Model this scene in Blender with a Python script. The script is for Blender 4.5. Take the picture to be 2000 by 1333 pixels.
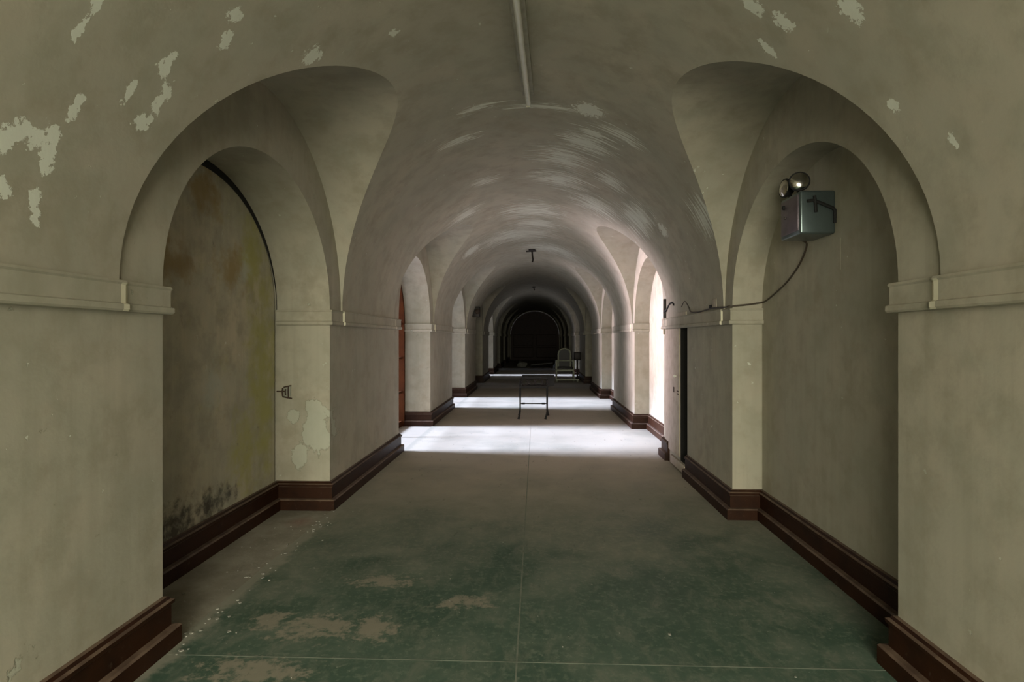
import bpy, bmesh, math, random
from mathutils import Vector, Matrix
random.seed(7)
S = bpy.context.scene
for o in list(bpy.data.objects): bpy.data.objects.remove(o)
COL = S.collection
PI = math.pi

# ------------------------------------------------------------------ camera
cam_d = bpy.data.cameras.new('camera'); cam = bpy.data.objects.new('camera', cam_d); COL.objects.link(cam)
cam_d.sensor_width = 36; cam_d.lens = 1162.0/2000*36; cam_d.shift_y = -0.0025
cam_d.clip_start = .05; cam_d.clip_end = 200
cam.location = (0, 0, 1.45); cam.rotation_euler = (PI/2, 0, .0405)
S.camera = cam

# ------------------------------------------------------------------ world, daylight, exposure
W = bpy.data.worlds.new('sky'); S.world = W; W.use_nodes = True
W.node_tree.nodes['Background'].inputs[0].default_value = (.92, .90, 1, 1)
W.node_tree.nodes['Background'].inputs[1].default_value = 1.2
S.view_settings.view_transform = 'Standard'; S.view_settings.look = 'None'
S.view_settings.gamma = 1; S.view_settings.use_curve_mapping = False
S.view_settings.exposure = 0
S.cycles.diffuse_bounces = 5; S.cycles.max_bounces = 8

def daylight(name, loc, rot, sx, sy, power, col, spread):
    d = bpy.data.lights.new(name, 'AREA'); d.shape = 'RECTANGLE'; d.size = sx; d.size_y = sy
    d.energy = power; d.color = col; d.spread = math.radians(spread)
    o = bpy.data.objects.new(name, d); COL.objects.link(o); o.location = loc; o.rotation_euler = rot
    return o
SKY = (1.0, .82, .94)
def side_daylight(y, power, tilt=0, spread=42):
    return daylight('window_daylight', (-3.05, y, 1.5), (0, -PI/2+math.radians(tilt), 0), 2.5, 2.1, power, SKY, spread)
side_daylight(8.66, 108, -2)
side_daylight(13.45, 42, -3, 36)
side_daylight(23.06, 10, 4)
daylight('end_window_daylight', (-.09, -3.75, 1.65), (PI/2-math.radians(32), 0, 0), 3.1, 2.3, 450, (1.0, .955, .745), 135)
sun_d = bpy.data.lights.new('sun', 'SUN'); sun_d.energy = 24; sun_d.color = (.62, .72, 1.0); sun_d.angle = math.radians(14)
sun = bpy.data.objects.new('sun', sun_d); COL.objects.link(sun); sun.location = (-8, 8, 8)
sun.rotation_euler = (0, -math.radians(90-28), 0)

# ------------------------------------------------------------------ dimensions
XL, XR, ZS = -1.7507, 1.5777, 1.692
XC, A, E_ = (XL+XR)/2, (XR-XL)/2-.014, 1.617
PL, PR = 4.80, 4.76
BK = range(-1, 8)
LU = {'L': (3.841, 1.4286, 1.3934), 'R': (3.703, 1.3362, 1.3254)}     # lunette centre, half width, rise
IN = {'L': (3.855, 1.1324, .9587), 'R': (3.757, 1.0964, .9098)}       # arch opening
PER = {'L': PL, 'R': PR}
WX = {'L': XL, 'R': XR}
SG = {'L': -1, 'R': 1}
WIN = (1, 2, 3, 4, 5)             # left bays that are windows
SCREENED = (3, 4, 5)                     # of these, dimmed by added unseen boards
DW = .42
YB, YE = -3.36, 39.4
def depth(side, k):
    if side == 'R': return .235
    return .80 if k in WIN else .54

# ------------------------------------------------------------------ node helpers
class NT:
    def __init__(s, name):
        s.m = bpy.data.materials.new(name); s.m.use_nodes = True
        s.t = s.m.node_tree; s.b = s.t.nodes['Principled BSDF']
    def n(s, typ, **kw):
        x = s.t.nodes.new(typ)
        for k, v in kw.items():
            if k.startswith('i_'):
                key = k[2:]; key = int(key) if key.isdigit() else key
                s.put(x.inputs[key], v)
            else: setattr(x, k, v)
        return x
    def put(s, inp, v):
        if isinstance(v, bpy.types.NodeSocket): s.t.links.new(v, inp)
        else: inp.default_value = v
    def math(s, op, a, b=0, c=0, clamp=False):
        x = s.t.nodes.new('ShaderNodeMath'); x.operation = op; x.use_clamp = clamp
        s.put(x.inputs[0], a); s.put(x.inputs[1], b); s.put(x.inputs[2], c); return x.outputs[0]
    def vmath(s, op, a, b=(0, 0, 0)):
        x = s.t.nodes.new('ShaderNodeVectorMath'); x.operation = op
        s.put(x.inputs[0], a); s.put(x.inputs[1], b)
        return x.outputs['Value'] if op in ('LENGTH', 'DISTANCE') else x.outputs[0]
    def mix(s, f, a, b):
        x = s.t.nodes.new('ShaderNodeMix'); x.data_type = 'RGBA'
        s.put(x.inputs[0], f); s.put(x.inputs[6], a); s.put(x.inputs[7], b); return x.outputs[2]
    def noise(s, vec, scale, detail=4, rough=.55, dist=0):
        x = s.n('ShaderNodeTexNoise'); s.put(x.inputs['Vector'], vec)
        x.inputs['Scale'].default_value = scale; x.inputs['Detail'].default_value = detail
        x.inputs['Roughness'].default_value = rough; x.inputs['Distortion'].default_value = dist
        return x.outputs['Fac']
    def ramp(s, v, lo, hi, a=0, b=1):
        x = s.n('ShaderNodeMapRange', interpolation_type='SMOOTHSTEP'); s.put(x.inputs[0], v)
        for i, q in ((1, lo), (2, hi), (3, a), (4, b)): x.inputs[i].default_value = q
        return x.outputs[0]
    def pos(s): return s.n('ShaderNodeNewGeometry').outputs['Position']
    def uv(s): return s.n('ShaderNodeUVMap').outputs[0]
    def blobs(s, vec, lst):
        out = None
        for c, r in lst:
            d = s.vmath('LENGTH', s.vmath('DIVIDE', s.vmath('SUBTRACT', vec, c), r))
            v = s.math('SUBTRACT', 1, d, clamp=True)
            out = v if out is None else s.math('MAXIMUM', out, v)
        return out
    def done(s, col, rough=.85, bump=None, bs=.3, bd=.01, metal=0):
        s.put(s.b.inputs['Base Color'], col); s.put(s.b.inputs['Roughness'], rough)
        s.b.inputs['Metallic'].default_value = metal
        if bump is not None:
            b = s.n('ShaderNodeBump'); b.inputs['Strength'].default_value = bs; b.inputs['Distance'].default_value = bd
            s.put(b.inputs['Height'], bump); s.t.links.new(b.outputs[0], s.b.inputs['Normal'])
        return s.m
def C(r, g, b): return (r, g, b, 1)

PA, PB = C(.405, .362, .285), C(.35, .317, .25)
PEEL = C(.62, .63, .55)
def plaster(name, extra=None, a=PA, b=PB, streak=.5):
    t = NT(name); p = t.pos()
    n1 = t.noise(p, .9, 3, .6); n2 = t.noise(p, 5, 5, .65)
    col = t.mix(t.ramp(n1, .35, .65), a, b)
    col = t.mix(t.ramp(n2, .40, .68, 0, .75), col, C(.275, .25, .185))
    n3 = t.noise(p, 2.3, 6, .7, .5); col = t.mix(t.ramp(n3, .40, .62, .35, 0), col, C(.335, .335, .27))
    if streak:
        vs = t.noise(t.vmath('MULTIPLY', p, (9, 9, .5)), 1.6, 3, .6)
        col = t.mix(t.ramp(vs, .42, .72, 0, .55*streak), col, C(.26, .245, .18))
    chips = t.noise(p, 16, 3, .6); rare = t.noise(p, 1.7, 2)
    cm = t.math('MULTIPLY', t.ramp(chips, .70, .72), t.ramp(rare, .5, .62))
    col = t.mix(t.math('MULTIPLY', cm, .7), col, PEEL)
    h = t.math('MULTIPLY', n2, .6)
    h = t.math('SUBTRACT', h, t.math('MULTIPLY', cm, .4))
    if extra: col, h = extra(t, p, col, h)
    return t.done(col, .82, h, .35, .012)

def wall_left_extra(t, p, col, h):
    # flaked patch on the near face of the second pier
    m = t.blobs(p, [((-1.86, 4.99, .70), (.17, .4, .36)), ((-2.06, 4.99, .78), (.10, .4, .10)), ((-2.02, 4.99, .45), (.10, .4, .18))])
    s = t.math('ADD', t.noise(p, 7, 6, .6), t.math('MULTIPLY', m, .6))
    f = t.ramp(s, .70, .715); e = t.math('MULTIPLY', t.ramp(s, .68, .70), t.ramp(s, .74, .70))
    col = t.mix(t.math('MULTIPLY', f, .4), col, C(.47, .50, .42)); col = t.mix(t.math('MULTIPLY', e, .5), col, C(.16, .16, .11))
    return col, t.math('SUBTRACT', h, t.math('MULTIPLY', f, .5))
M_WL = plaster('plaster_wall_left', wall_left_extra)
M_WR = plaster('plaster_wall_right')

def niche_extra(t, p, col, h):
    def blot(lst, sc, lo, hi, c, amt, col):
        m = t.blobs(p, lst); s = t.math('ADD', t.math('MULTIPLY', t.noise(p, sc*1.8, 6, .68), 1.5), t.math('MULTIPLY', m, .6))
        return t.mix(t.ramp(s, lo+.22, hi+.40, 0, amt), col, c)
    col = blot([((-2.21, 3.55, 1.92), (.3, .42, .22)), ((-2.21, 4.25, 1.95), (.3, .33, .28)), ((-2.21, 3.9, 2.45), (.3, .4, .3))], 3, .62, .95, C(.27, .185, .06), .8, col)
    col = blot([((-2.21, 4.75, 1.2), (.3, .42, 1.3)), ((-2.21, 4.55, 2.1), (.3, .32, .5)), ((-2.21, 4.4, .55), (.3, .3, .6))], 2.5, .60, 1.0, C(.34, .32, .10), .85, col)
    col = blot([((-2.21, 4.45, 1.95), (.3, .16, .25)), ((-2.21, 4.0, 1.1), (.3, .25, .3))], 4, .7, 1.0, C(.40, .42, .36), .6, col)
    col = blot([((-2.21, 3.55, .28), (.3, .50, .26)), ((-2.21, 3.95, .30), (.3, .40, .20)), ((-2.21, 4.2, .34), (.3, .2, .12))], 7, .66, .98, C(.035, .030, .022), .92, col)
    return col, h
M_NICHE = plaster('stained_niche_plaster', niche_extra, C(.47, .41, .30), C(.40, .36, .265))

# barrel vault: UV = (arc length from crown, y)
BLOB = [((-2.186,1.829),(0.050,0.042)),((-2.154,1.872),(0.050,0.042)),((-2.144,1.929),(0.050,0.042)),((-2.115,1.978),(0.050,0.042)),((-2.172,1.990),(0.050,0.042)),((-2.216,1.998),(0.050,0.042)),((-2.361,1.971),(0.050,0.030)),((-2.404,1.982),(0.050,0.030)),((-2.34,1.85),(.06,.05)),((-1.751,1.93),(.10,.035)),
 ((-1.997,2.049),(.08,.035)),((-1.643,1.927),(.08,.04)),((-1.674,2.338),(.09,.06)),((-1.43,2.523),(.09,.05)),((-1.321,2.468),(.06,.06)),((-1.845,2.229),(.09,.04)),
 ((-1.921,2.366),(.07,.07)),((-1.80,2.40),(.12,.06)),((-1.168,3.05),(.10,.10)),((-.728,3.291),(.05,.06)),((1.467,2.317),(.12,.07)),((1.292,2.641),(.10,.07)),((1.14,2.695),(.10,.07)),
 ((1.317,2.86),(.12,.05)),((1.883,2.415),(.06,.05)),((1.653,6.173),(.14,.17)),((1.696,8.057),(.22,.35)),((.505,4.663),(.20,.20)),((1.42,6.5),(.10,.12)),((-1.11,10.2),(.3,.4)),((2.1,2.2),(.05,.04)),((-2.0,9.4),(.2,.3))]
STRK = [((.36,6.0),(.50,.65)),((.36,6.8),(.60,.60)),((.55,5.4),(.4,.5)),((0,8.6),(.75,.9)),((.1,9.6),(.7,.6)),((1.35,6.7),(.40,.9)),((.85,7.4),(.5,.7)),((-.64,5.23),(.35,.15)),((.80,4.9),(.35,.22)),
 ((1.8,4.9),(.35,.5)),((-.35,4.68),(.35,.12)),((.6,5.1),(.25,.12)),((-.5,6.7),(.3,.25)),((-.9,7.8),(.4,.5)),((.1,4.75),(.6,.1)),((.9,6.2),(.3,.4)),((-.3,10.5),(1.2,1.2)),((.4,12),(1.2,1.0))]
def vault_extra(t, p, col, h, lo, hi):
    BL = [q for q in BLOB if lo <= q[0][1] < hi]; ST = [q for q in STRK if q[0][1]+q[1][1] > lo and q[0][1]-q[1][1] < hi]
    uv = t.uv()
    warp = t.vmath('ADD', uv, t.vmath('MULTIPLY', t.vmath('SUBTRACT', t.n('ShaderNodeTexNoise', i_Scale=14., i_Vector=uv, i_Detail=5.).outputs['Color'], (.5,.5,.5)), (.10,.08,0)))
    m = t.blobs(warp, [((u, v, 0), (a*(1.3 if b in (.042, .03) else .95), b*(1.3 if b in (.042, .03) else .95), 1)) for (u, v), (a, b) in BL])
    f1 = t.ramp(t.math('ADD', t.noise(p, 34, 5, .72), t.math('MULTIPLY', m, .52)), .70, .73)
    m2 = t.blobs(uv, [((u, v, 0), (a, b, 1)) for (u, v), (a, b) in ST])
    st = t.noise(t.vmath('MULTIPLY', uv, (1.5, 24, 1)), 1.7, 5, .70, .8)
    f2 = t.ramp(t.math('ADD', st, t.math('MULTIPLY', m2, .28)), .655, .70)
    f2 = t.math('MULTIPLY', f2, t.ramp(m2, .0, .25))
    f = t.math('MAXIMUM', f1, t.math('MULTIPLY', f2, .95))
    col = t.mix(f, col, PEEL)
    return col, t.math('SUBTRACT', h, t.math('MULTIPLY', f, .6))
M_V0 = plaster('plaster_vault_near', lambda *q: vault_extra(*q, 1, 6.24), streak=0)
M_V1 = plaster('plaster_vault_lit', lambda *q: vault_extra(*q, 6.0, 11), streak=0)
M_V2 = plaster('plaster_vault_mid', lambda *q: vault_extra(*q, 10.1, 14), streak=0)
M_LUN = plaster('plaster_lunette', streak=0)

def skirt_mat():
    t = NT('brown_skirting'); t.b.inputs['Specular IOR Level'].default_value = .15; p = t.pos(); n = t.noise(p, 7, 5, .6)
    col = t.mix(t.ramp(n, .4, .7), C(.028, .0095, .0035), C(.018, .0065, .0028))
    d = t.noise(p, 30, 3); col = t.mix(t.ramp(d, .62, .75, 0, .3), col, C(.10, .07, .05))
    return t.done(col, .5, n, .15, .005)
M_SK = skirt_mat()
def dusty_edge():
    t = NT('worn_skirting_edge'); p = t.pos(); n = t.noise(p, 9, 5, .6)
    return t.done(t.mix(t.ramp(n, .35, .65), C(.13, .085, .058), C(.065, .038, .025)), .6)
M_SKE = dusty_edge()
def concrete():
    t = NT('bare_concrete'); p = t.pos(); n = t.noise(p, 3, 6, .65); m = t.noise(p, 18, 5, .7)
    col = t.mix(t.ramp(n, .35, .65), C(.32, .295, .24), C(.21, .19, .15))
    col = t.mix(t.ramp(m, .58, .7, 0, .6), col, C(.42, .40, .34))
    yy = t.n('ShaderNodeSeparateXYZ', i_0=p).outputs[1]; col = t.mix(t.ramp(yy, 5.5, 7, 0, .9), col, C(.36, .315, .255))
    k = t.blobs(p, [((-1.86, 4.62, 0), (.14, .16, 1))])
    col = t.mix(t.math('MULTIPLY', k, .6), col, C(.22, .10, .08))
    return t.done(col, .85, m, .4, .006)
M_CON = concrete()
def lino():
    t = NT('green_linoleum'); p = t.pos()
    y = t.n('ShaderNodeSeparateXYZ', i_0=p)
    n1 = t.noise(p, 2.2, 6, .65, .4); n2 = t.noise(p, 26, 5, .7); n3 = t.noise(p, .7, 4, .6)
    col = t.mix(t.ramp(n1, .35, .68), C(.050, .088, .064), C(.078, .118, .090))
    col = t.mix(t.ramp(n2, .50, .66, 0, .7), col, C(.145, .175, .135))
    n4 = t.noise(t.vmath('MULTIPLY', p, (2.2, 1, 1)), 5, 7, .72, .6); col = t.mix(t.ramp(n4, .46, .70, 0, .7), col, C(.15, .165, .13))
    # dust and worn-through backing
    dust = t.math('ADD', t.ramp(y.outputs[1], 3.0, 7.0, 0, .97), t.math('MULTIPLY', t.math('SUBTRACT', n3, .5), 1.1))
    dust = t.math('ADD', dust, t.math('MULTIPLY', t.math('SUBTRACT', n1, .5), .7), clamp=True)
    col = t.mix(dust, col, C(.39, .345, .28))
    wear = t.blobs(p, [((-1.10, 2.95, 0), (.50, .26, 1)), ((-1.36, 2.98, 0), (.20, .2, 1)), ((-.80, 2.93, 0), (.24, .22, 1)), ((-1.22, 2.54, 0), (.42, .22, 1)), ((-.4, 3.25, 0), (.3, .15, 1)), ((-.9, 3.5, 0), (.35, .16, 1))])
    s = t.math('ADD', t.noise(p, 9, 7, .75), t.math('MULTIPLY', wear, .42))
    col = t.mix(t.ramp(t.math('ADD', s, t.math('MULTIPLY', t.math('SUBTRACT', n2, .5), .5)), .66, .84, 0, .85), col, C(.26, .235, .185))
    sc = t.noise(t.vmath('MULTIPLY', p, (14, 3, 1)), 1.5, 4, .7); col = t.mix(t.ramp(sc, .62, .70, 0, .35), col, C(.035, .05, .04))
    # ragged left edge where the backing shows
    ed = t.math('ADD', t.math('MULTIPLY', y.outputs[0], -1), t.math('MULTIPLY', t.math('SUBTRACT', t.noise(p, 6, 5, .7), .5), .28))
    col = t.mix(t.ramp(ed, 1.60, 1.68, 0, .75), col, C(.28, .265, .215))
    ch = t.noise(p, 60, 2); col = t.mix(t.ramp(ch, .74, .77), col, C(.30, .31, .26))
    t.b.inputs['Specular IOR Level'].default_value = .3
    rough = t.math('ADD', .42, t.math('MULTIPLY', n1, .3))
    rough = t.math('ADD', rough, t.math('MULTIPLY', dust, .2))
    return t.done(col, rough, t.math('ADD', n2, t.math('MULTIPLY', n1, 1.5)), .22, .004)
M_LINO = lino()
def simple(name, c, rough=.6, metal=0, var=.35, sc=14, c2=None):
    t = NT(name); p = t.pos(); n = t.noise(p, sc, 5, .6)
    c2 = c2 or tuple(x*.55 for x in c)
    return t.done(t.mix(t.ramp(n, .4, .75, 0, var*2), C(*c), C(*c2)), rough, n, .1, .002, metal)
M_ARRIS = simple('pale_cream_arris', (.62, .58, .44), .7, var=.1)  # paler cream for the narrow strips at the impost steps
M_SEAM = simple('pale_seam', (.17, .19, .15), .8)
M_WOODRED = simple('red_brown_timber', (.065, .018, .003), .8, sc=6); M_WOODRED.node_tree.nodes['Principled BSDF'].inputs['Specular IOR Level'].default_value = .12
M_DOOR = simple('dark_brown_timber', (.045, .02, .014), .6, sc=5)
M_ENAMEL = simple('enamel_batten', (.30, .28, .20), .5)
M_TUBE = simple('dusty_white_tube', (.62, .60, .54), .35, var=.15)
M_STEEL = simple('grey_steel', (.13, .165, .165), .30, .7, .25, 6)
M_BLACK = simple('black_rubber', (.006, .0055, .005), .8)
M_CHROME = simple('lamp_reflector', (.75, .72, .66), .16, 1.0, .15, 20)
M_CABLE = simple('brown_cable', (.05, .035, .022), .55)
M_IRON = simple('dark_iron', (.022, .015, .012), .5, .3)
M_RUST = simple('rusted_iron', (.05, .028, .016), .75)
M_CREAM = simple('cream_paint', (.40, .345, .27), .6, sc=9, c2=(.27, .22, .16))
M_WHITE = simple('white_porcelain', (.8, .78, .7), .3, var=.05)
M_PALE = simple('pale_chipped_paint', (.42, .43, .33), .5, sc=10)
M_VINYL = simple('dark_vinyl', (.02, .015, .014), .5)
M_PAPER = simple('pale_debris', (.30, .29, .25), .85)
M_TABLE = simple('blackened_metal', (.008, .006, .005), .8)
M_DK = simple('dark_recess_shade', (.006, .005, .004), .9)
def glassmat():
    m = bpy.data.materials.new('window_glass'); m.use_nodes = True; t = m.node_tree
    t.nodes.remove(t.nodes['Principled BSDF']); mx = t.nodes.new('ShaderNodeMixShader'); mx.inputs[0].default_value = .06
    a = t.nodes.new('ShaderNodeBsdfTransparent'); b = t.nodes.new('ShaderNodeBsdfGlossy'); b.inputs['Roughness'].default_value = .05
    a.inputs[0].default_value = (.93, .95, .95, 1)
    t.links.new(a.outputs[0], mx.inputs[1]); t.links.new(b.outputs[0], mx.inputs[2])
    t.links.new(mx.outputs[0], t.nodes['Material Output'].inputs[0]); return m
M_GLASS = glassmat()

# ------------------------------------------------------------------ mesh helpers
class MB:
    def __init__(s): s.v = []; s.f = []; s.sm = []; s.mi = []; s.uv = {}
    def add(s, vs, fs, smooth=False, mi=0, uvs=None):
        o = len(s.v); s.v += [tuple(v) for v in vs]
        for f in fs: s.f.append([i+o for i in f]); s.sm.append(smooth); s.mi.append(mi)
        if uvs:
            for i, u in enumerate(uvs): s.uv[o+i] = u
        return s
    def quad(s, a, b, c, d, mi=0): return s.add([a, b, c, d], [(0, 1, 2, 3)], False, mi)
    def grid(s, rows, smooth=True, mi=0, uvs=None):
        n = len(rows[0]); vs = [p for r in rows for p in r]
        fs = [(i*n+j, i*n+j+1, (i+1)*n+j+1, (i+1)*n+j) for i in range(len(rows)-1) for j in range(n-1)]
        u = [p for r in uvs for p in r] if uvs else None
        return s.add(vs, fs, smooth, mi, u)
    def box(s, lo, hi, mi=0, rot=None, bev=0):
        bm = bmesh.new(); bmesh.ops.create_cube(bm, size=1)
        for v in bm.verts: v.co = Vector([lo[i]+(v.co[i]+.5)*(hi[i]-lo[i]) for i in range(3)])
        if bev: bmesh.ops.bevel(bm, geom=bm.edges[:], offset=bev, segments=3, affect='EDGES', profile=.5)
        if rot: bmesh.ops.transform(bm, matrix=rot, verts=bm.verts)
        bm.verts.index_update()
        s.add([v.co[:] for v in bm.verts], [[v.index for v in f.verts] for f in bm.faces], bool(bev), mi); bm.free(); return s
    def tube(s, pts, r, n=8, mi=0, closed=False):
        pts = [Vector(p) for p in pts]; N = len(pts); rows = []
        rr = r if isinstance(r, (list, tuple)) else [r]*N
        up = None
        for i, p in enumerate(pts):
            if closed: d = pts[(i+1) % N]-pts[i-1]
            else: d = pts[min(i+1, N-1)]-pts[max(i-1, 0)]
            d.normalize()
            if up is None: up = Vector((0, 0, 1)) if abs(d.z) < .9 else Vector((1, 0, 0))
            x = d.cross(up).normalized(); y = x.cross(d).normalized(); up = y
            rows.append([p+(x*math.cos(a)+y*math.sin(a))*rr[i] for a in [2*PI*k/n for k in range(n+1)]])
        if closed: rows.append(rows[0])
        s.grid(rows, True, mi)
        if not closed:
            s.add(rows[0][:-1], [list(range(n))[::-1]], False, mi); s.add(rows[-1][:-1], [list(range(n))], False, mi)
        return s
    def lathe(s, prof, mat, n=24, mi=0):
        rows = [[mat @ Vector((r*math.cos(2*PI*k/n), r*math.sin(2*PI*k/n), z)) for k in range(n+1)] for r, z in prof]
        return s.grid(rows, True, mi)
    def sweep(s, path, prof, sign, mi=None, cap=True, segm={}):
        P = [Vector(p) for p in path]; N = len(P); off = []
        for i in range(N):
            ns = []
            for a, b in ((i-1, i), (i, i+1)):
                if a >= 0 and b < N:
                    d = (P[b]-P[a]).normalized(); ns.append(Vector((d.y, -d.x))*sign)
            if len(ns) == 1: off.append(ns[0])
            else:
                m = ns[0]+ns[1]; m = m/ max(m.dot(ns[0]), .2); off.append(m)
        for j in range(len(prof)-1):
            (o0, z0), (o1, z1) = prof[j], prof[j+1]; k = mi[j] if mi else 0
            for i in range(N-1):
                a = P[i]+off[i]*o0; b = P[i+1]+off[i+1]*o0; c = P[i+1]+off[i+1]*o1; d = P[i]+off[i]*o1
                s.quad((a.x, a.y, z0), (b.x, b.y, z0), (c.x, c.y, z1), (d.x, d.y, z1), segm.get(i, k) if 2 <= j <= 6 else k)
        if cap:
            for i in (0, N-1):
                vs = [(P[i].x+off[i].x*o, P[i].y+off[i].y*o, z) for o, z in prof]
                s.add(vs, [list(range(len(vs)))], False, 0)
        return s
    def build(s, name, mats, parent=None):
        me = bpy.data.meshes.new(name); me.from_pydata(s.v, [], s.f)
        for m in (mats if isinstance(mats, (list, tuple)) else [mats]): me.materials.append(m)
        me.polygons.foreach_set('use_smooth', s.sm); me.polygons.foreach_set('material_index', s.mi)
        if s.uv:
            l = me.uv_layers.new(name='UVMap')
            for lp in me.loops: l.data[lp.index].uv = s.uv.get(lp.vertex_index, (0, 0))
        me.update()
        bm = bmesh.new(); bm.from_mesh(me) 
        bmesh.ops.recalc_face_normals(bm, faces=bm.faces); bm.to_mesh(me); bm.free()
        me.set_sharp_from_angle(angle=math.radians(38))
        o = bpy.data.objects.new(name, me); COL.objects.link(o)
        if parent: o.parent = parent
        return o
def struct(o, label=None, cat=None):
    o['kind'] = 'structure'
    if label: o['label'] = label
    if cat: o['category'] = cat
    return o
def tag(o, label, cat, group=None):
    o['label'] = label; o['category'] = cat
    if group: o['group'] = group
    return o
def thing(name, loc, label, cat, group=None):
    o = bpy.data.objects.new(name, None); COL.objects.link(o); o.location = loc; o.empty_display_size = .1
    return tag(o, label, cat, group)
def sub(mb, name, mat, root):
    """build in world space, then hang under root"""
    o = mb.build(name, mat); o.parent = root
    if not root.parent: o.matrix_parent_inverse = Matrix.Translation(-root.location)
    return o

# ------------------------------------------------------------------ ceiling: barrel vault with lunettes
NARC = 26
def barrel_half(mb, side):
    Yc0, r, k_ = LU[side]; L = PER[side]; sg = SG[side]
    zr = sorted(set([round(k_*math.sin(PI/2*i/NARC), 6) for i in range(NARC+1)] + [round(E_*math.sin(PI/2*i/30), 6) for i in range(31) if E_*math.sin(PI/2*i/30) > k_+.004]))
    tt = [i/14 for i in range(15)]
    for k in BK:
        Yc = Yc0+k*L
        for d in (-1, 1):
            rows, uvs, lrows = [], [], []
            for z in zr:
                ph = math.asin(min(1, z/E_)); x = XC+sg*A*math.cos(ph)
                w = r*math.sqrt(max(0, 1-(z/k_)**2)) if z < k_ else 0
                ys = [Yc+d*(L/2+(w-L/2)*t) for t in tt]
                rows.append([(x, y, ZS+z) for y in ys]); uvs.append([(sg*A*(PI/2-ph), y) for y in ys])
                if z <= k_+1e-6: lrows.append([(x+(WX[side]-x)*t, Yc+d*w, ZS+z) for t in [i/8 for i in range(9)]])
            mb.grid(rows, True, {0: 1, 1: 2, 2: 3}.get(k, 0), uvs)
            mb.grid(lrows, True, 0, [[(0, 60)]*9]*len(lrows))
ce = MB(); barrel_half(ce, 'L'); barrel_half(ce, 'R')
struct(ce.build('ceiling', [M_LUN, M_V0, M_V1, M_V2]), 'long barrel vaulted plaster ceiling with side lunettes and peeling paint', 'ceiling')

# ------------------------------------------------------------------ walls
def opening(side, k):
    Yi, ri, ki = IN[side]; c = Yi+k*PER[side]; return c-ri, c+ri, c, ri, ki
NT_ = 2*NARC
def arch_pts(c, ri, ki, n=NT_): return [(c-ri*math.cos(PI*i/n), ZS+ki*math.sin(PI*i/n)) for i in range(n+1)]
SLOT = (6.28, 6.57, .115, 1.665)
def rect(mb, X, y0, y1, z0, z1): mb.quad((X, y0, z0), (X, y1, z0), (X, y1, z1), (X, y0, z1))
def wall(side):
    mb = MB(); X = WX[side]; sg = SG[side]
    edges = [YB]
    for k in BK: edges += list(opening(side, k)[:2])
    edges.append(YE)
    for i in range(0, len(edges), 2):
        y0, y1 = edges[i], edges[i+1]
        if side == 'R' and y0 < SLOT[0] < y1:
            a, b, c, d = SLOT
            rect(mb, X, y0, a, 0, ZS); rect(mb, X, b, y1, 0, ZS); rect(mb, X, a, b, 0, c); rect(mb, X, a, b, d, ZS)
        else: rect(mb, X, y0, y1, 0, ZS)
    for k in BK:
        y0, y1, c, ri, ki = opening(side, k); D = X+sg*depth(side, k)
        for y in (y0, y1): mb.quad((X, y, 0), (D, y, 0), (D, y, ZS), (X, y, ZS))
        ap = arch_pts(c, ri, ki)
        mb.grid([[(X+(D-X)*t, y, z) for t in (0, .5, 1)] for y, z in ap], True)
        Yc, r, kk = LU[side]; Yc += k*PER[side]
        op = [(Yc-r*math.cos(PI*i/NT_), ZS+kk*math.sin(PI*i/NT_)) for i in range(NT_+1)]
        mb.grid([[(X, *op[i]), (X, *ap[i])] for i in range(NT_+1)], False)
        if not (side == 'L' and k in WIN):
            vs = [(D, y0, 0)]+[(D, y, z) for y, z in ap]+[(D, y1, 0)]
            mb.add(vs, [list(range(len(vs)))])
    return mb
wl = struct(wall('L').build('wall_left', M_WL), 'left corridor wall of arched bays in grimy cream plaster', 'wall')
wr = struct(wall('R').build('wall_right', M_WR), 'right corridor wall of shallow arched niches in grimy cream plaster', 'wall')
# slot recess behind the right wall
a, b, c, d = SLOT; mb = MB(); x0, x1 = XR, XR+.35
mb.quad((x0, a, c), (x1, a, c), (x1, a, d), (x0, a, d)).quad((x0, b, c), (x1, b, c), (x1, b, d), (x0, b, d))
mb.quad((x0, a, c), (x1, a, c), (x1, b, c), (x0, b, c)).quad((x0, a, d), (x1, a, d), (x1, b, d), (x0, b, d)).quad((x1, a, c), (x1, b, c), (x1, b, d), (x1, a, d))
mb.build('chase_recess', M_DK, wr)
# stained infill panel of the first left niche, with an open joint all round its arch
y0, y1, c, ri, ki = opening('L', 0); xp = XL-.46; g = .04
ap = arch_pts(c, ri-g, ki-g)
f = [(xp, y0+g, 0)]+[(xp, y, z) for y, z in ap]+[(xp, y1-g, 0)]; n = len(f)
b_ = [(xp-.05, y, z) for _, y, z in f]
mb = MB().add(f, [list(range(n))]); mb.add(f+b_, [(i, (i+1) % n, n+(i+1) % n, n+i) for i in range(n)])
mb.build('niche_infill_panel', M_NICHE, wl)['label'] = 'infill panel stained yellow and ochre with black mould low down'
# near-black ribbon painting the shade in the joint round the panel head
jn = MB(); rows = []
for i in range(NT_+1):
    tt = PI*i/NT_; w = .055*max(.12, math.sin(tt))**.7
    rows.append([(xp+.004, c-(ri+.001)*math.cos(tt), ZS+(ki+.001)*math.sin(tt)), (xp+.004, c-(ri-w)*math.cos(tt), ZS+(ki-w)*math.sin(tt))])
jn.grid(rows, False); jn.build('joint_shade', M_DK, wl)
# square plaster patch on the right niche wall
mb = MB().box((XR+.233, 3.62, 1.86), (XR+.237, 3.88, 2.05))
mb.build('plaster_patch', M_WR, wr)

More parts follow.
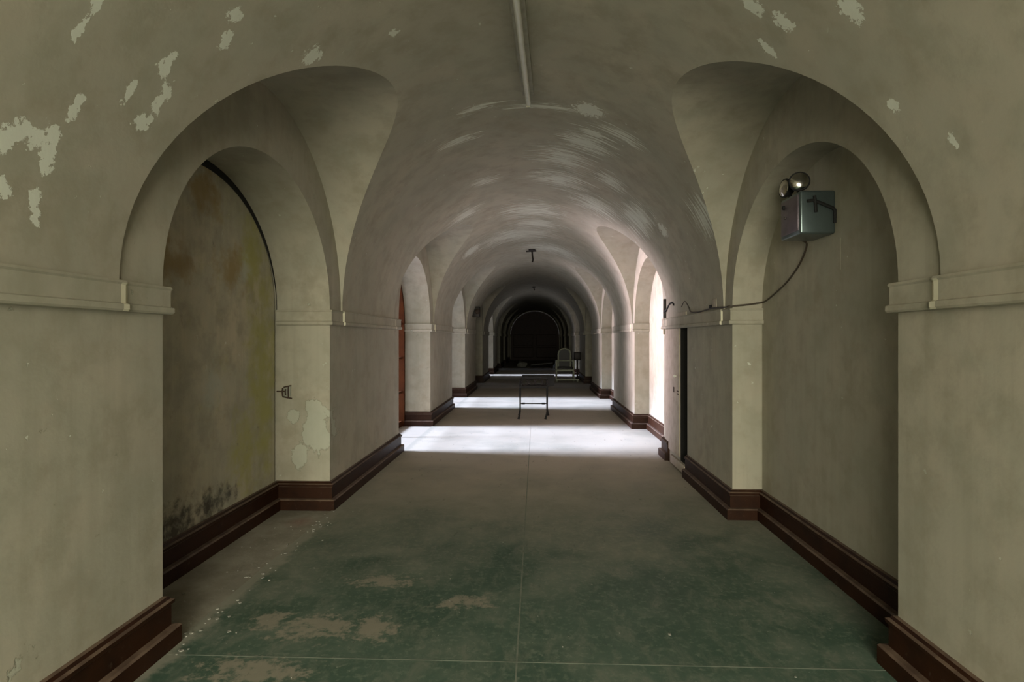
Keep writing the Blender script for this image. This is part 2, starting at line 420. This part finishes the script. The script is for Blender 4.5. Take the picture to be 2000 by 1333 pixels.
# ------------------------------------------------------------------ end walls
def endwall(name, y, hole):
    mb = MB(); 
    N = 40
    def prof(t, hw, rise, spring, cx): return (cx-hw*math.cos(PI*t), spring+rise*math.sin(PI*t))
    outer = [prof(i/N, A+.05, E_+.05, ZS, XC) for i in range(N+1)]
    cx, hw, rise, spring, z0 = hole
    inner = [prof(i/N, hw, rise, spring, cx) for i in range(N+1)]
    mb.grid([[(o[0], y, o[1]), (i[0], y, i[1])] for o, i in zip(outer, inner)], False)
    for sgn, j in ((-1, 0), (1, N)):
        mb.quad((outer[j][0]+sgn*.6, y, 0), (inner[j][0], y, 0), (inner[j][0], y, spring), (outer[j][0]+sgn*.6, y, spring))
        mb.quad((outer[j][0]+sgn*.6, y, spring), (inner[j][0], y, spring), (outer[j][0], y, ZS), (outer[j][0]+sgn*.6, y, ZS))
    if z0 > 0: mb.quad((inner[0][0], y, 0), (inner[N][0], y, 0), (inner[N][0], y, z0), (inner[0][0], y, z0))
    return mb
struct(endwall('wall_back', YB, (XC, 1.6, .8, 2.1, .35)).build('wall_back', M_WL), 'plaster wall with a large arched window behind the camera', 'wall')
struct(endwall('wall_end', YE, (XC, 1.6, 1.56, ZS, 0)).build('wall_end', M_WL), 'unlit plaster wall closing the far end', 'wall')
def framed(name, axis, pos, c, hw, rise, spring, z0, fw, dep, mat, ncol, rows, kind, label, solid=None):
    """arched frame with bars and panes; axis 'x' = plane normal x (pos is x), 'y' = plane normal y"""
    def P(u, z, w): return (pos+w, c+u, z) if axis == 'x' else (c+u, pos+w, z)
    root = bpy.data.objects.new(name, None); COL.objects.link(root); root.location = P(0, z0, 0)
    struct(root, label, kind); N = 24
    def outl(hw, rise, e): return [(-hw, z0+e)]+[(-hw*math.cos(PI*i/N), spring+rise*math.sin(PI*i/N)) for i in range(N+1)]+[(hw, z0+e)]
    o, i_ = outl(hw, rise, 0), outl(hw-fw, rise-fw, 0); mb = MB()
    for w in (0, dep): mb.grid([[P(*p, w), P(*q, w)] for p, q in zip(o, i_)], False)
    mb.grid([[P(*q, 0), P(*q, dep)] for q in i_], False); mb.grid([[P(*q, 0), P(*q, dep)] for q in o], False)
    sub(mb, 'frame', mat, root)
    iw = hw-fw
    if solid:
        for sgn in (-1, 1):
            vs = [(0, z0), (0, spring+rise-fw)]+[(sgn*iw*math.cos(PI*j/2/N), spring+(rise-fw)*math.sin(PI*j/2/N)) for j in range(N, -1, -1)]+[(sgn*iw, z0)]
            n = len(vs)
            mb = MB().add([P(*v, dep*.3) for v in vs], [list(range(n))]); mb.add([P(*v, dep*.3) for v in vs]+[P(*v, dep*.7) for v in vs], [(q, (q+1) % n, n+(q+1) % n, n+q) for q in range(n)])
            lf = sub(mb, 'door_leaf', solid, root)
            for za, zb in ((z0+.2, z0+.85), (z0+1.0, spring)):
                u0, u1 = sorted((sgn*.12, sgn*(iw-.1))); q = MB()
                pts = [(u0, za), (u1, za), (u1, zb), (u0, zb), (u0, za)]
                q.tube([P(*v, dep*.28) for v in pts], .02, 6); sub(q, 'panel_moulding', solid, root)
        return root
    us = [-iw+2*iw*j/ncol for j in range(ncol+1)]; zs = [z0+(spring-z0)*j/rows for j in range(rows+1)]
    def bar(u0, u1, za, zb):
        lo, hi = P(u0, za, dep*.35), P(u1, zb, dep*.65); return MB().box(lo, hi)
    for u in us[1:-1]: sub(bar(u-.018, u+.018, z0, spring+(rise-fw)*math.sqrt(1-(u/iw)**2)), 'mullion', mat, root)
    for z in zs[1:]: sub(bar(-iw, iw, z-.016, z+.016), 'transom', mat, root)
    sub(bar(-iw, iw, z0, z0+.09), 'bottom_rail', mat, root)
    for j in range(ncol):
        u0, u1 = us[j]+.015, us[j+1]-.015
        for q in range(rows):
            sub(MB().quad(P(u0, zs[q]+.014, dep*.5), P(u1, zs[q]+.014, dep*.5), P(u1, zs[q+1]-.014, dep*.5), P(u0, zs[q+1]-.014, dep*.5)), 'pane', M_GLASS, root)
        top = [(u0+(u1-u0)*s_/8) for s_ in range(9)]
        vs = [P(u0, spring+.014, dep*.5)]+[P(u, spring+max(.015, (rise-fw)*math.sqrt(max(0, 1-(u/iw)**2))), dep*.5) for u in top]+[P(u1, spring+.014, dep*.5)]
        sub(MB().add(vs, [list(range(len(vs)))]), 'pane', M_GLASS, root)
    return root
nm = {1: 'nearest', 2: 'second', 3: 'third', 4: 'fourth', 5: 'fifth'}
for k in WIN:
    y0, y1, c, ri, ki = opening('L', k)
    framed('window_%d' % k, 'x', XL-DW-.12, c, ri, ki, ZS, 0, .07, .12, M_WOODRED, 2, 3, 'window', 'tall arched window with red-brown frame, %s daylit bay on the left wall' % nm[k])
framed('window_6', 'y', YB-.1, XC, 1.6, .8, 2.1, .35, .07, .1, M_WOODRED, 4, 3, 'window', 'large arched window in the wall behind the camera')
framed('door_1', 'y', YE-.02, XC, 1.6, 1.56, ZS, 0, .1, .12, M_DOOR, 2, 1, 'door', 'dark brown arched double door at the unlit far end', solid=M_DOOR)

# ------------------------------------------------------------------ floor
fl = MB().quad((XL-.9, YB-.4, 0), (XR+.4, YB-.4, 0), (XR+.4, YE+.3, 0), (XL-.9, YE+.3, 0))
FLOOR = struct(fl.build('floor', M_CON), 'corridor floor of bare concrete under worn green linoleum', 'floor')
xm = -.0865; xs = [(XL+.03, xm), (xm, XR-.02)]; ys = [YB+.05, 2.655, 7.45, 12.25, 17.05, 21.85, 26.65, 31.45, YE-.05]
for (xa, xb) in xs:
    for ya, yb in zip(ys[:-1], ys[1:]):
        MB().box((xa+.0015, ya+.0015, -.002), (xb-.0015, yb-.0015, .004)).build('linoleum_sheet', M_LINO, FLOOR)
for k in BK:
    y0, y1, c, ri, ki = opening('R', k)
    MB().box((XR-.022, y0+.01, -.002), (XR+.20, y1-.01, .004)).build('linoleum_sheet', M_LINO, FLOOR)
MB().box((xm-.004, YB+.05, -.002), (xm+.004, 7.4, .0046)).build('seam_strip', M_SEAM, FLOOR)
MB().box((XL+.1, 2.652, -.002), (XR-.05, 2.658, .0047)).build('seam_strip', M_SEAM, FLOOR)

# ------------------------------------------------------------------ skirting boards and impost mouldings
SKP = [(.0, .0), (.058, .0), (.058, .083), (.050, .092), (.026, .096), (.026, .190), (.036, .198), (.037, .214), (.024, .221), (.016, .234), (0, .238)]
SKM = [0, 0, 1, 1, 0, 1, 0, 1, 0, 1]
def skirt(side):
    mb = MB(); X = WX[side]; sg = SG[side]; sign = 1 if side == 'L' else -1
    chain = [(X, YB)]
    def flush(ch):
        if len(ch) > 1: mb.sweep(ch, SKP, sign, [1 if m else 0 for m in SKM])
    for k in BK:
        y0, y1, *_ = opening(side, k); blind = not (side == 'L' and k in WIN)
        D = X+sg*(.46 if (side == 'L' and k == 0) else (depth(side, k) if blind else DW))
        chain += [(X, y0), (D, y0)]
        if not blind: flush(chain); chain = []
        chain += [(D, y1), (X, y1)]
        if side == 'R' and k == 0:
            chain += [(X, 6.27)]; flush(chain); chain = [(X, 7.10)]
    chain += [(X, YE)]; flush(chain); return mb
struct(skirt('L').build('baseboard_left', [M_SK, M_SKE]), 'two-tier dark red-brown skirting along the left wall', 'baseboard')
struct(skirt('R').build('baseboard_right', [M_SK, M_SKE]), 'two-tier dark red-brown skirting along the right wall', 'baseboard')
z1 = ZS
IMP = [(-.01, z1+.002), (.026, z1), (.030, z1-.010), (.024, z1-.018), (.024, z1-.094), (.036, z1-.099), (.036, z1-.120), (.030, z1-.128), (.002, z1-.130), (-.01, z1-.131)]
ti = 0
for side in 'LR':
    X = WX[side]; sg = SG[side]; sign = 1 if side == 'L' else -1
    ks = list(BK)
    for j in range(len(ks)+1):
        k0 = ks[j-1] if j > 0 else None; k1 = ks[j] if j < len(ks) else None
        Yc, r, _ = LU[side]; P_ = PER[side]
        path = []
        if k0 is None: path += [(X-sg*.014, YB)]
        else:
            yb = opening(side, k0)[1]; ys_ = Yc+k0*P_+r
            dd = .45 if (side == 'L' and k0 == 0) else min(depth(side, k0), DW if (side == 'L' and k0 in WIN) else 9)
            path += [(X+sg*dd, yb), (X, yb), (X, ys_), (X-sg*.014, ys_+.008)]
        if k1 is None: path += [(X-sg*.014, YE)]
        else:
            ya = opening(side, k1)[0]; ys_ = Yc+k1*P_-r
            dd = .45 if (side == 'L' and k1 == 0) else min(depth(side, k1), DW if (side == 'L' and k1 in WIN) else 9)
            path += [(X-sg*.014, ys_-.022), (X-sg*.014, ys_-.008), (X, ys_), (X, ys_+.026), (X, ys_+.036), (X, ya), (X+sg*dd, ya)]
        ti += 1
        mb = MB().sweep(path, IMP, sign, segm={i: 1 for i in range(len(path)-1) if abs(path[i][1]-path[i+1][1]) < .016 and abs(path[i][0]-path[i+1][0]) < .02})
        struct(mb.build('trim_%d' % ti, [M_WL if side == 'L' else M_WR, M_ARRIS]), 'plaster impost band round a pier of the %s wall' % ('left' if side == 'L' else 'right'), 'moulding')

# unseen boards added outside the third to fifth windows to dim those bays
for k in SCREENED:
    y0, y1, c, ri, ki = opening('L', k)
    root = thing('window_shutter', (XL-DW-.16, c, 0), ('half-open' if k == 4 else 'closed')+' added unseen board screen blocking light outside the %s window on the left' % nm[k], 'shutter')  # window_shutter: added unseen boards that dim the bay, no real shutter
    for j in range(8):
        if k == 4 and j in (4, 5, 6): continue
        ya = c-ri+.01+2*(ri-.01)*j/8; yb = c-ri+.01+2*(ri-.01)*(j+1)/8-.006
        zt = ZS+ki*math.sqrt(max(0, 1-(max(abs(ya-c), abs(yb-c))/ri)**2))
        zu = ZS+ki*math.sqrt(max(0, 1-(min(abs(ya-c), abs(yb-c))/ri)**2))
        za, zb = (zt, zu) if abs(ya-c) > abs(yb-c) else (zu, zt)
        x0, x1 = XL-DW-.19, XL-DW-.16
        vs = [(x, y, z) for x in (x0, x1) for y, z in ((ya, 0), (yb, 0), (yb, zb), (ya, za))]
        sub(MB().add(vs, [(0, 1, 2, 3), (4, 5, 6, 7), (0, 1, 5, 4), (1, 2, 6, 5), (2, 3, 7, 6), (3, 0, 4, 7)]), 'board', M_DOOR, root)

# ------------------------------------------------------------------ fluorescent batten on the crown
r = thing('fluorescent_light', (-.085, 3.2, 3.309), 'unlit fluorescent batten with one bare white tube on the vault crown', 'ceiling light')
def along(y, z, dx=0): return (-.057+(y-4.43)*.0335+dx, y, z)
def skew(lo_y, hi_y, x0, x1, z0, z1):
    vs = [along(y, z, dx) for y in (lo_y, hi_y) for dx, z in ((x0, z0), (x1, z0), (x1, z1), (x0, z1))]
    return MB().add(vs, [(0, 1, 2, 3), (4, 5, 6, 7), (0, 1, 5, 4), (1, 2, 6, 5), (2, 3, 7, 6), (3, 0, 4, 7)])
sub(skew(2.03, 4.40, -.040, .040, 3.245, 3.31), 'batten', M_ENAMEL, r)
sub(MB().tube([along(2.06, 3.19), along(4.41, 3.19)], .0185, 14), 'tube', M_TUBE, r)
for ya in (2.03, 4.41): sub(skew(ya, ya+.022, -.014, .014, 3.165, 3.30), 'lamp_holder', M_WHITE if ya < 3 else M_ENAMEL, r)

# ------------------------------------------------------------------ emergency light on the right niche wall
XB = XR+.235
e = thing('emergency_light', (XB, 3.82, 2.085), 'grey steel emergency light box with two round lamps on the right niche wall', 'emergency light')
box = sub(MB().box((1.602, 3.68, 2.087), (XB, 3.97, 2.35), bev=.012), 'battery_box', M_STEEL, e)
sub(MB().box((1.596, 3.70, 2.11), (1.604, 3.95, 2.33), bev=.003), 'cover_plate', simple('cover_steel', (.16, .13, .15), .4, .6), e)
sub(MB().lathe([(0, .012), (.012, .010), (.014, 0)], Matrix.Translation((1.596, 3.90, 2.29)) @ Matrix.Rotation(-PI/2, 4, 'Y'), 14), 'test_button', M_BLACK, e)
sub(MB().lathe([(0, .008), (.006, .007), (.008, 0)], Matrix.Translation((1.596, 3.88, 2.22)) @ Matrix.Rotation(-PI/2, 4, 'Y'), 12), 'indicator', M_IRON, e)
st = MB().tube([(1.640, 3.673, 2.283), (1.675, 3.672, 2.287), (1.72, 3.671, 2.270), (1.79, 3.671, 2.240), (1.806, 3.675, 2.225), (1.807, 3.677, 2.15)], .0105, 6)
sub(st, 'strap', M_BLACK, box)
sub(MB().tube([(1.683, 3.671, 2.315), (1.688, 3.669, 2.275), (1.692, 3.671, 2.215)], .0095, 6), 'latch', M_BLACK, e)
def lamp_head(pos, aim):
    d = Vector(aim).normalized(); m = Matrix.Translation(pos) @ d.to_track_quat('Z', 'Y').to_matrix().to_4x4()
    b = sub(MB().lathe([(0, -.055), (.022, -.053), (.045, -.035), (.060, -.008), (.063, .006), (.060, .014), (.054, .014)], m, 26), 'lamp_housing', M_BLACK, e)
    l = MB().lathe([(.055, .012), (.050, .018), (.035, .025), (.015, .029), (0, .030)], m, 26)
    sub(l, 'lamp_lens', M_CHROME, b)
    nk = MB().tube([Vector(pos)-d*.03, Vector(pos)-d*.03+Vector((0, 0, -.05)), (pos[0]-d.x*.02, pos[1]-d.y*.02, 2.345)], .012, 8)
    sub(nk, 'lamp_bracket', M_BLACK, b)
lamp_head((1.640, 3.78, 2.428), (-.30, -1, .12))
lamp_head((1.635, 3.97, 2.435), (-1, -.12, .05))

def smooth(pts, n=6):
    P = [Vector(p) for p in pts]; out = []
    for i in range(len(P)-1):
        a, b, c, d = P[max(i-1, 0)], P[i], P[i+1], P[min(i+2, len(P)-1)]
        for j in range(n):
            t = j/n; out.append(.5*((2*b)+(c-a)*t+(2*a-5*b+4*c-d)*t*t+(3*b-a-3*c+d)*t**3))
    return out+[P[-1]]
xb = XB-.008; xw = XR-.034; yn = 4.8534
pts = [(XB-.07, 3.98, 2.095), (XB-.02, 4.02, 2.07), (xb, 4.15, 1.965), (xb, 4.35, 1.862), (xb, 4.58, 1.79), (xb, 4.76, 1.745), (XB-.03, 4.815, 1.735), (1.70, 4.818, 1.722), (1.60, 4.815, 1.712),
       (1.535, 4.83, 1.706), (xw, 4.95, 1.706), (xw, 5.27, 1.715), (xw, 5.75, 1.702), (xw, 6.0, 1.715), (XR-.02, 6.13, 1.76), (XR-.018, 6.26, 1.83), (XR-.018, 6.34, 1.835), (XR-.02, 6.44, 1.79)]
tag(MB().tube(smooth(pts), .0065, 6).build('cable', M_CABLE), 'brown cable sagging from the emergency light along the impost ledge', 'cable')
pts = [(XR-.022, 6.78, 1.83), (XR-.02, 6.86, 1.858), (XR-.022, 7.0, 1.85), (XR-.02, 7.15, 1.80), (XR-.022, 7.28, 1.775)]
tag(MB().tube(smooth(pts), .013, 6).build('cable', M_BLACK), 'short black cable stub above the narrow access panel', 'cable')
b = thing('junction_box', (XR-.01, 5.30, 1.76), 'small cream junction box with a dark knockout above the right impost', 'junction box')
sub(MB().box((XR-.020, 5.22, 1.716), (XR+.03, 5.34, 1.80), bev=.004), 'box', M_CREAM, b)
sub(MB().box((XR-.024, 5.34, 1.722), (XR-.006, 5.42, 1.75), bev=.004), 'connector', M_BLACK, b)
b = thing('corner_bracket', (XR, 7.30, 1.69), 'dark iron bracket at the pier corner beside the bright niche', 'bracket')
sub(MB().box((XR-.03, 7.285, 1.70), (XR+.03, 7.335, 1.93), bev=.004), 'plate', M_IRON, b)
sub(MB().box((XR-.034, 7.29, 1.50), (XR-.012, 7.325, 1.70), bev=.003), 'tail', M_CREAM, b)

# ------------------------------------------------------------------ narrow access panel with the open slot beside it
d = thing('access_panel', (XR, 6.9, .1), 'narrow cream access panel with white knob beside a black open slot', 'panel')
sub(MB().box((XR-.016, 6.585, .15), (XR+.002, 7.26, 1.56), bev=.003), 'panel', M_CREAM, d); pn = d.children[0]
for za, zb in ((1.685, 1.73),): sub(MB().box((XR-.028, 6.24, za), (XR+.002, 6.62, zb), bev=.003), 'lintel', M_CREAM, d)
sub(MB().box((XR-.030, 6.28, .02), (XR+.002, 6.95, .112), bev=.006), 'sill', M_CREAM, d)
sub(MB().lathe([(0, .035), (.014, .032), (.018, .022), (.009, .010), (.009, 0)], Matrix.Translation((XR-.016, 6.70, 1.03)) @ Matrix.Rotation(-PI/2, 4, 'Y'), 16), 'knob', M_WHITE, pn)
for z in (.83, .86): sub(MB().box((XR-.022, 6.60, z), (XR-.014, 6.66, z+.014), bev=.002), 'latch', M_RUST, d)
sub(MB().box((XR-.020, 6.80, .84), (XR-.014, 6.84, .90), bev=.002), 'keyhole_plate', M_RUST, pn)

# ------------------------------------------------------------------ broken switch on the second left pier
s_ = thing('switch_remnant', (-2.15, 4.985, 1.0), 'rusted remnant of a switch on the near face of the left pier', 'switch')
yy = 4.983
sub(MB().box((-2.145, yy-.012, .955), (-2.085, yy+.006, 1.045), bev=.004), 'back_plate', simple('scuffed_plate', (.30, .30, .24), .7), s_)
for x0, z0, x1, z1 in ((-2.20, 1.0, -2.13, 1.0), (-2.15, .96, -2.15, 1.03), (-2.10, .95, -2.10, 1.05), (-2.14, 1.035, -2.075, 1.05), (-2.15, .955, -2.07, .94), (-2.125, .97, -2.125, 1.02)):
    sub(MB().tube([(x0, yy-.016, z0), ((x0+x1)/2, yy-.022, (z0+z1)/2), (x1, yy-.016, z1)], .006, 6), 'wire', M_RUST, s_)

# ------------------------------------------------------------------ table in the middle of the corridor
T = thing('table', (-.07, 10.9, .004), 'small dark metal table standing alone in the middle of the corridor', 'table')
def leg(x, y, flare): sub(MB().tube([(x, y, .70), (x, y, .14), (x+flare*.5, y-.01, .06), (x+flare, y-.02, .006)], [.018, .013, .016, .022], 8), 'leg', M_TABLE, T)
leg(-.285, 10.66, -.03); leg(.195, 10.66, -.03); leg(-.297, 11.16, -.02); leg(.208, 11.16, .02)
sub(MB().box((-.27, 10.65, .275), (.18, 10.67, .295), bev=.003), 'stretcher', M_TABLE, T)
for x in (-.23, .13): sub(MB().box((x-.03, 10.645, .27), (x+.03, 10.675, .300), bev=.004), 'stretcher_collar', M_TABLE, T)
sub(MB().box((-.30, 10.64, .555), (.21, 10.66, .60), bev=.003), 'apron', M_TABLE, T)
sub(MB().box((-.27, 11.16, .555), (.24, 11.18, .60), bev=.003), 'apron', M_TABLE, T)
for x in (-.29, .20): sub(MB().box((x-.01, 10.65, .555), (x+.01, 11.17, .60), bev=.003), 'side_rail', M_TABLE, T)
for x, rr in ((-.20, .055), (-.07, .05), (.05, .065), (.16, .05)):
    sub(MB().tube([(x+rr*math.cos(a), 10.65, .665+rr*math.sin(a)) for a in [2*PI*q/16 for q in range(16)]], .011, 6, closed=True), 'scroll_ring', M_IRON, T)
sub(MB().box((-.26, 10.60, .735), (.34, 11.22, .765), bev=.006), 'table_top', M_TABLE, T)
sub(MB().box((.20, 10.66, .60), (.33, 11.16, .735), bev=.006), 'drawer', M_TABLE, T)

# ------------------------------------------------------------------ old armchair far down the corridor
H = thing('armchair', (.98, 20.4, .004), 'pale framed old armchair with rounded back, far down the corridor', 'armchair')
fx, fy = .98, 20.4
def arc_back(w, zb, zt, y, n=14): return [(fx-w, y, zb)]+[(fx-w*math.cos(PI*q/n), y, zt+ .20*math.sin(PI*q/n)) for q in range(n+1)]+[(fx+w, y, zb)]
sub(MB().tube(arc_back(.21, .45, .90, fy+.25), .028, 8), 'back_frame', M_PALE, H)
ol = arc_back(.19, .47, .90, fy+.25); sub(MB().add([(x, y, z) for x, y, z in ol]+[(x, y+.03, z) for x, y, z in ol], [list(range(len(ol))), list(range(len(ol), 2*len(ol)))]+[(i, i+1, len(ol)+i+1, len(ol)+i) for i in range(len(ol)-1)]), 'backrest', M_VINYL, H)
sub(MB().box((fx-.27, fy-.27, .40), (fx+.27, fy+.27, .48), bev=.03), 'seat', M_VINYL, H)
sub(MB().box((fx-.29, fy-.28, .34), (fx+.29, fy+.28, .40), bev=.008), 'seat_frame', M_PALE, H)
for sx in (-1, 1):
    x = fx+sx*.29
    sub(MB().tube(smooth([(x, fy+.27, .68), (x, fy, .70), (x, fy-.25, .70), (x, fy-.30, .66), (x, fy-.29, .40)]), .026, 8), 'armrest', M_PALE, H)
    sub(MB().tube([(x, fy-.27, .36), (x, fy-.29, .0)], [.026, .018], 8), 'leg', M_PALE, H)
    sub(MB().tube([(x, fy+.25, .70), (x, fy+.27, .0)], [.026, .018], 8), 'leg', M_PALE, H)
sub(MB().tube([(fx-.29, fy-.29, .70), (fx+.29, fy-.29, .70)], .02, 8), 'front_bar', M_PALE, H)
sub(MB().box((fx-.31, fy-.50, .05), (fx+.45, fy-.30, .10), bev=.01), 'footboard', M_PALE, H)
for sx in (-.28, .40): sub(MB().tube([(fx+sx, fy-.40, .07), (fx+sx, fy-.40, -.0)], .03, 8), 'footboard_block', M_PALE, H)
K = thing('stand', (1.43, 20.75, 0.004), 'dark slender stand with a box head beside the far armchair', 'stand')
sub(MB().tube([(1.43, 20.75, .02), (1.43, 20.75, .72)], .03, 10), 'post', M_IRON, K)
sub(MB().box((1.31, 20.64, .70), (1.55, 20.86, .98), bev=.03), 'head', M_IRON, K)
for q in range(3):
    a = 2*PI*q/3+.4; sub(MB().tube([(1.43, 20.75, .10), (1.43+.12*math.cos(a), 20.75+.14*math.sin(a), .015)], .014, 6), 'foot', M_IRON, K)

# ------------------------------------------------------------------ debris on the far floor
def lump(name, c, sx, sy, sz, label, cat, mat, seed):
    rr = random.Random(seed); bm = bmesh.new(); bmesh.ops.create_icosphere(bm, subdivisions=2, radius=1)
    for v in bm.verts:
        v.co *= 1+rr.uniform(-.22, .22); v.co.x *= sx; v.co.y *= sy; v.co.z = max(v.co.z, -.35)*sz
    mb = MB(); bm.verts.index_update(); zmin = min(v.co.z for v in bm.verts)
    mb.add([(v.co.x+c[0], v.co.y+c[1], v.co.z-zmin+.004) for v in bm.verts], [[v.index for v in f.verts] for f in bm.faces]); bm.free()
    return tag(mb.build(name, mat), label, cat)
lump('debris_heap', (-.72, 30.5, 0), .24, .3, .22, 'pale crumpled debris heap on the floor far down the corridor', 'debris', M_PAPER, 3)
lump('debris_heap', (1.0, 28.3, 0), .22, .3, .18, 'grey low debris heap on the floor behind the far armchair', 'debris', simple('grey_debris', (.2, .19, .17), .9), 5)
D = thing('fallen_board', (.1, 30.2, .004), 'long grey fallen board lying across the far corridor floor', 'board')
sub(MB().box((-.36, -.25, .10), (.75, .25, .15), rot=Matrix.Translation((.1, 30.2, .02)) @ Matrix.Rotation(-.10, 4, 'Y'), bev=.01), 'board', simple('grey_board', (.2, .2, .185), .8), D)
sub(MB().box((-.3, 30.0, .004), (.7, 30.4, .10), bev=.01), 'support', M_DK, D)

# ------------------------------------------------------------------ remains of ceiling lamps and a wall box
def crown_stub(y, ln, label, arm):
    R = thing('ceiling_lamp_stub', (XC, y, 3.309), label, 'lamp stub')
    sub(MB().lathe([(.0, -.03), (.05, -.028), (.07, -.012), (.075, .01)], Matrix.Translation((XC, y, 3.300)), 18), 'ceiling_rose', M_IRON, R)
    sub(MB().tube(smooth([(XC, y, 3.29), (XC+.01, y, 3.29-ln*.5), (XC+.02, y, 3.29-ln*.8), (XC+.005, y, 3.29-ln)]), .018, 8), 'stem', M_IRON, R)
    if arm: sub(MB().tube([(XC-.12, y, 3.265), (XC+.09, y, 3.275)], .016, 8), 'cross_arm', M_IRON, R)
crown_stub(12.4, .25, 'small dark broken lamp stem hanging from the vault crown', True)
crown_stub(21.3, .12, 'tiny dark lamp rose on the vault crown beyond the table', False)
B = thing('wall_bell', (-1.45, 15.9, 2.15), 'dark oblong box fixed on the left springing of the vault', 'wall box')
sub(MB().box((-1.70, 15.80, 2.02), (-1.50, 16.0, 2.30), bev=.02), 'casing', M_IRON, B)
sub(MB().lathe([(0, .05), (.05, .04), (.075, .0)], Matrix.Translation((-1.56, 15.80, 2.17)) @ Matrix.Rotation(PI/2, 4, 'X'), 16), 'gong', M_RUST, B)

# ------------------------------------------------------------------ paint flakes along the torn linoleum edge
mb = MB(); rf = random.Random(11)
def flake(x, y, s):
    n = rf.randint(4, 6); a0 = rf.random()*6; top = [(x+s*rf.uniform(.6, 1.2)*math.cos(a0+2*PI*q/n), y+s*rf.uniform(.6, 1.2)*math.sin(a0+2*PI*q/n), .0065+rf.uniform(0, s*.3)) for q in range(n)]
    bot = [(p[0], p[1], .0042) for p in top]; mb.add(top+bot, [list(range(n))]+[(i, (i+1) % n, n+(i+1) % n, n+i) for i in range(n)])
for q in range(60): flake(rf.gauss(-1.66, .06), rf.uniform(2.6, 5.0), rf.uniform(.003, .012))
for q in range(20): flake(rf.uniform(-2.1, -1.7), rf.uniform(2.8, 4.8), rf.uniform(.002, .008))
for q in range(40): flake(rf.uniform(-1.5, 1.4), rf.uniform(2.2, 6.5), rf.uniform(.0015, .005))
flake(.65, 2.93, .010)
o = mb.build('paint_flakes', M_PAPER); o['kind'] = 'stuff'; o['label'] = 'pale paint flakes scattered over the floor and torn linoleum edge'; o['category'] = 'debris'
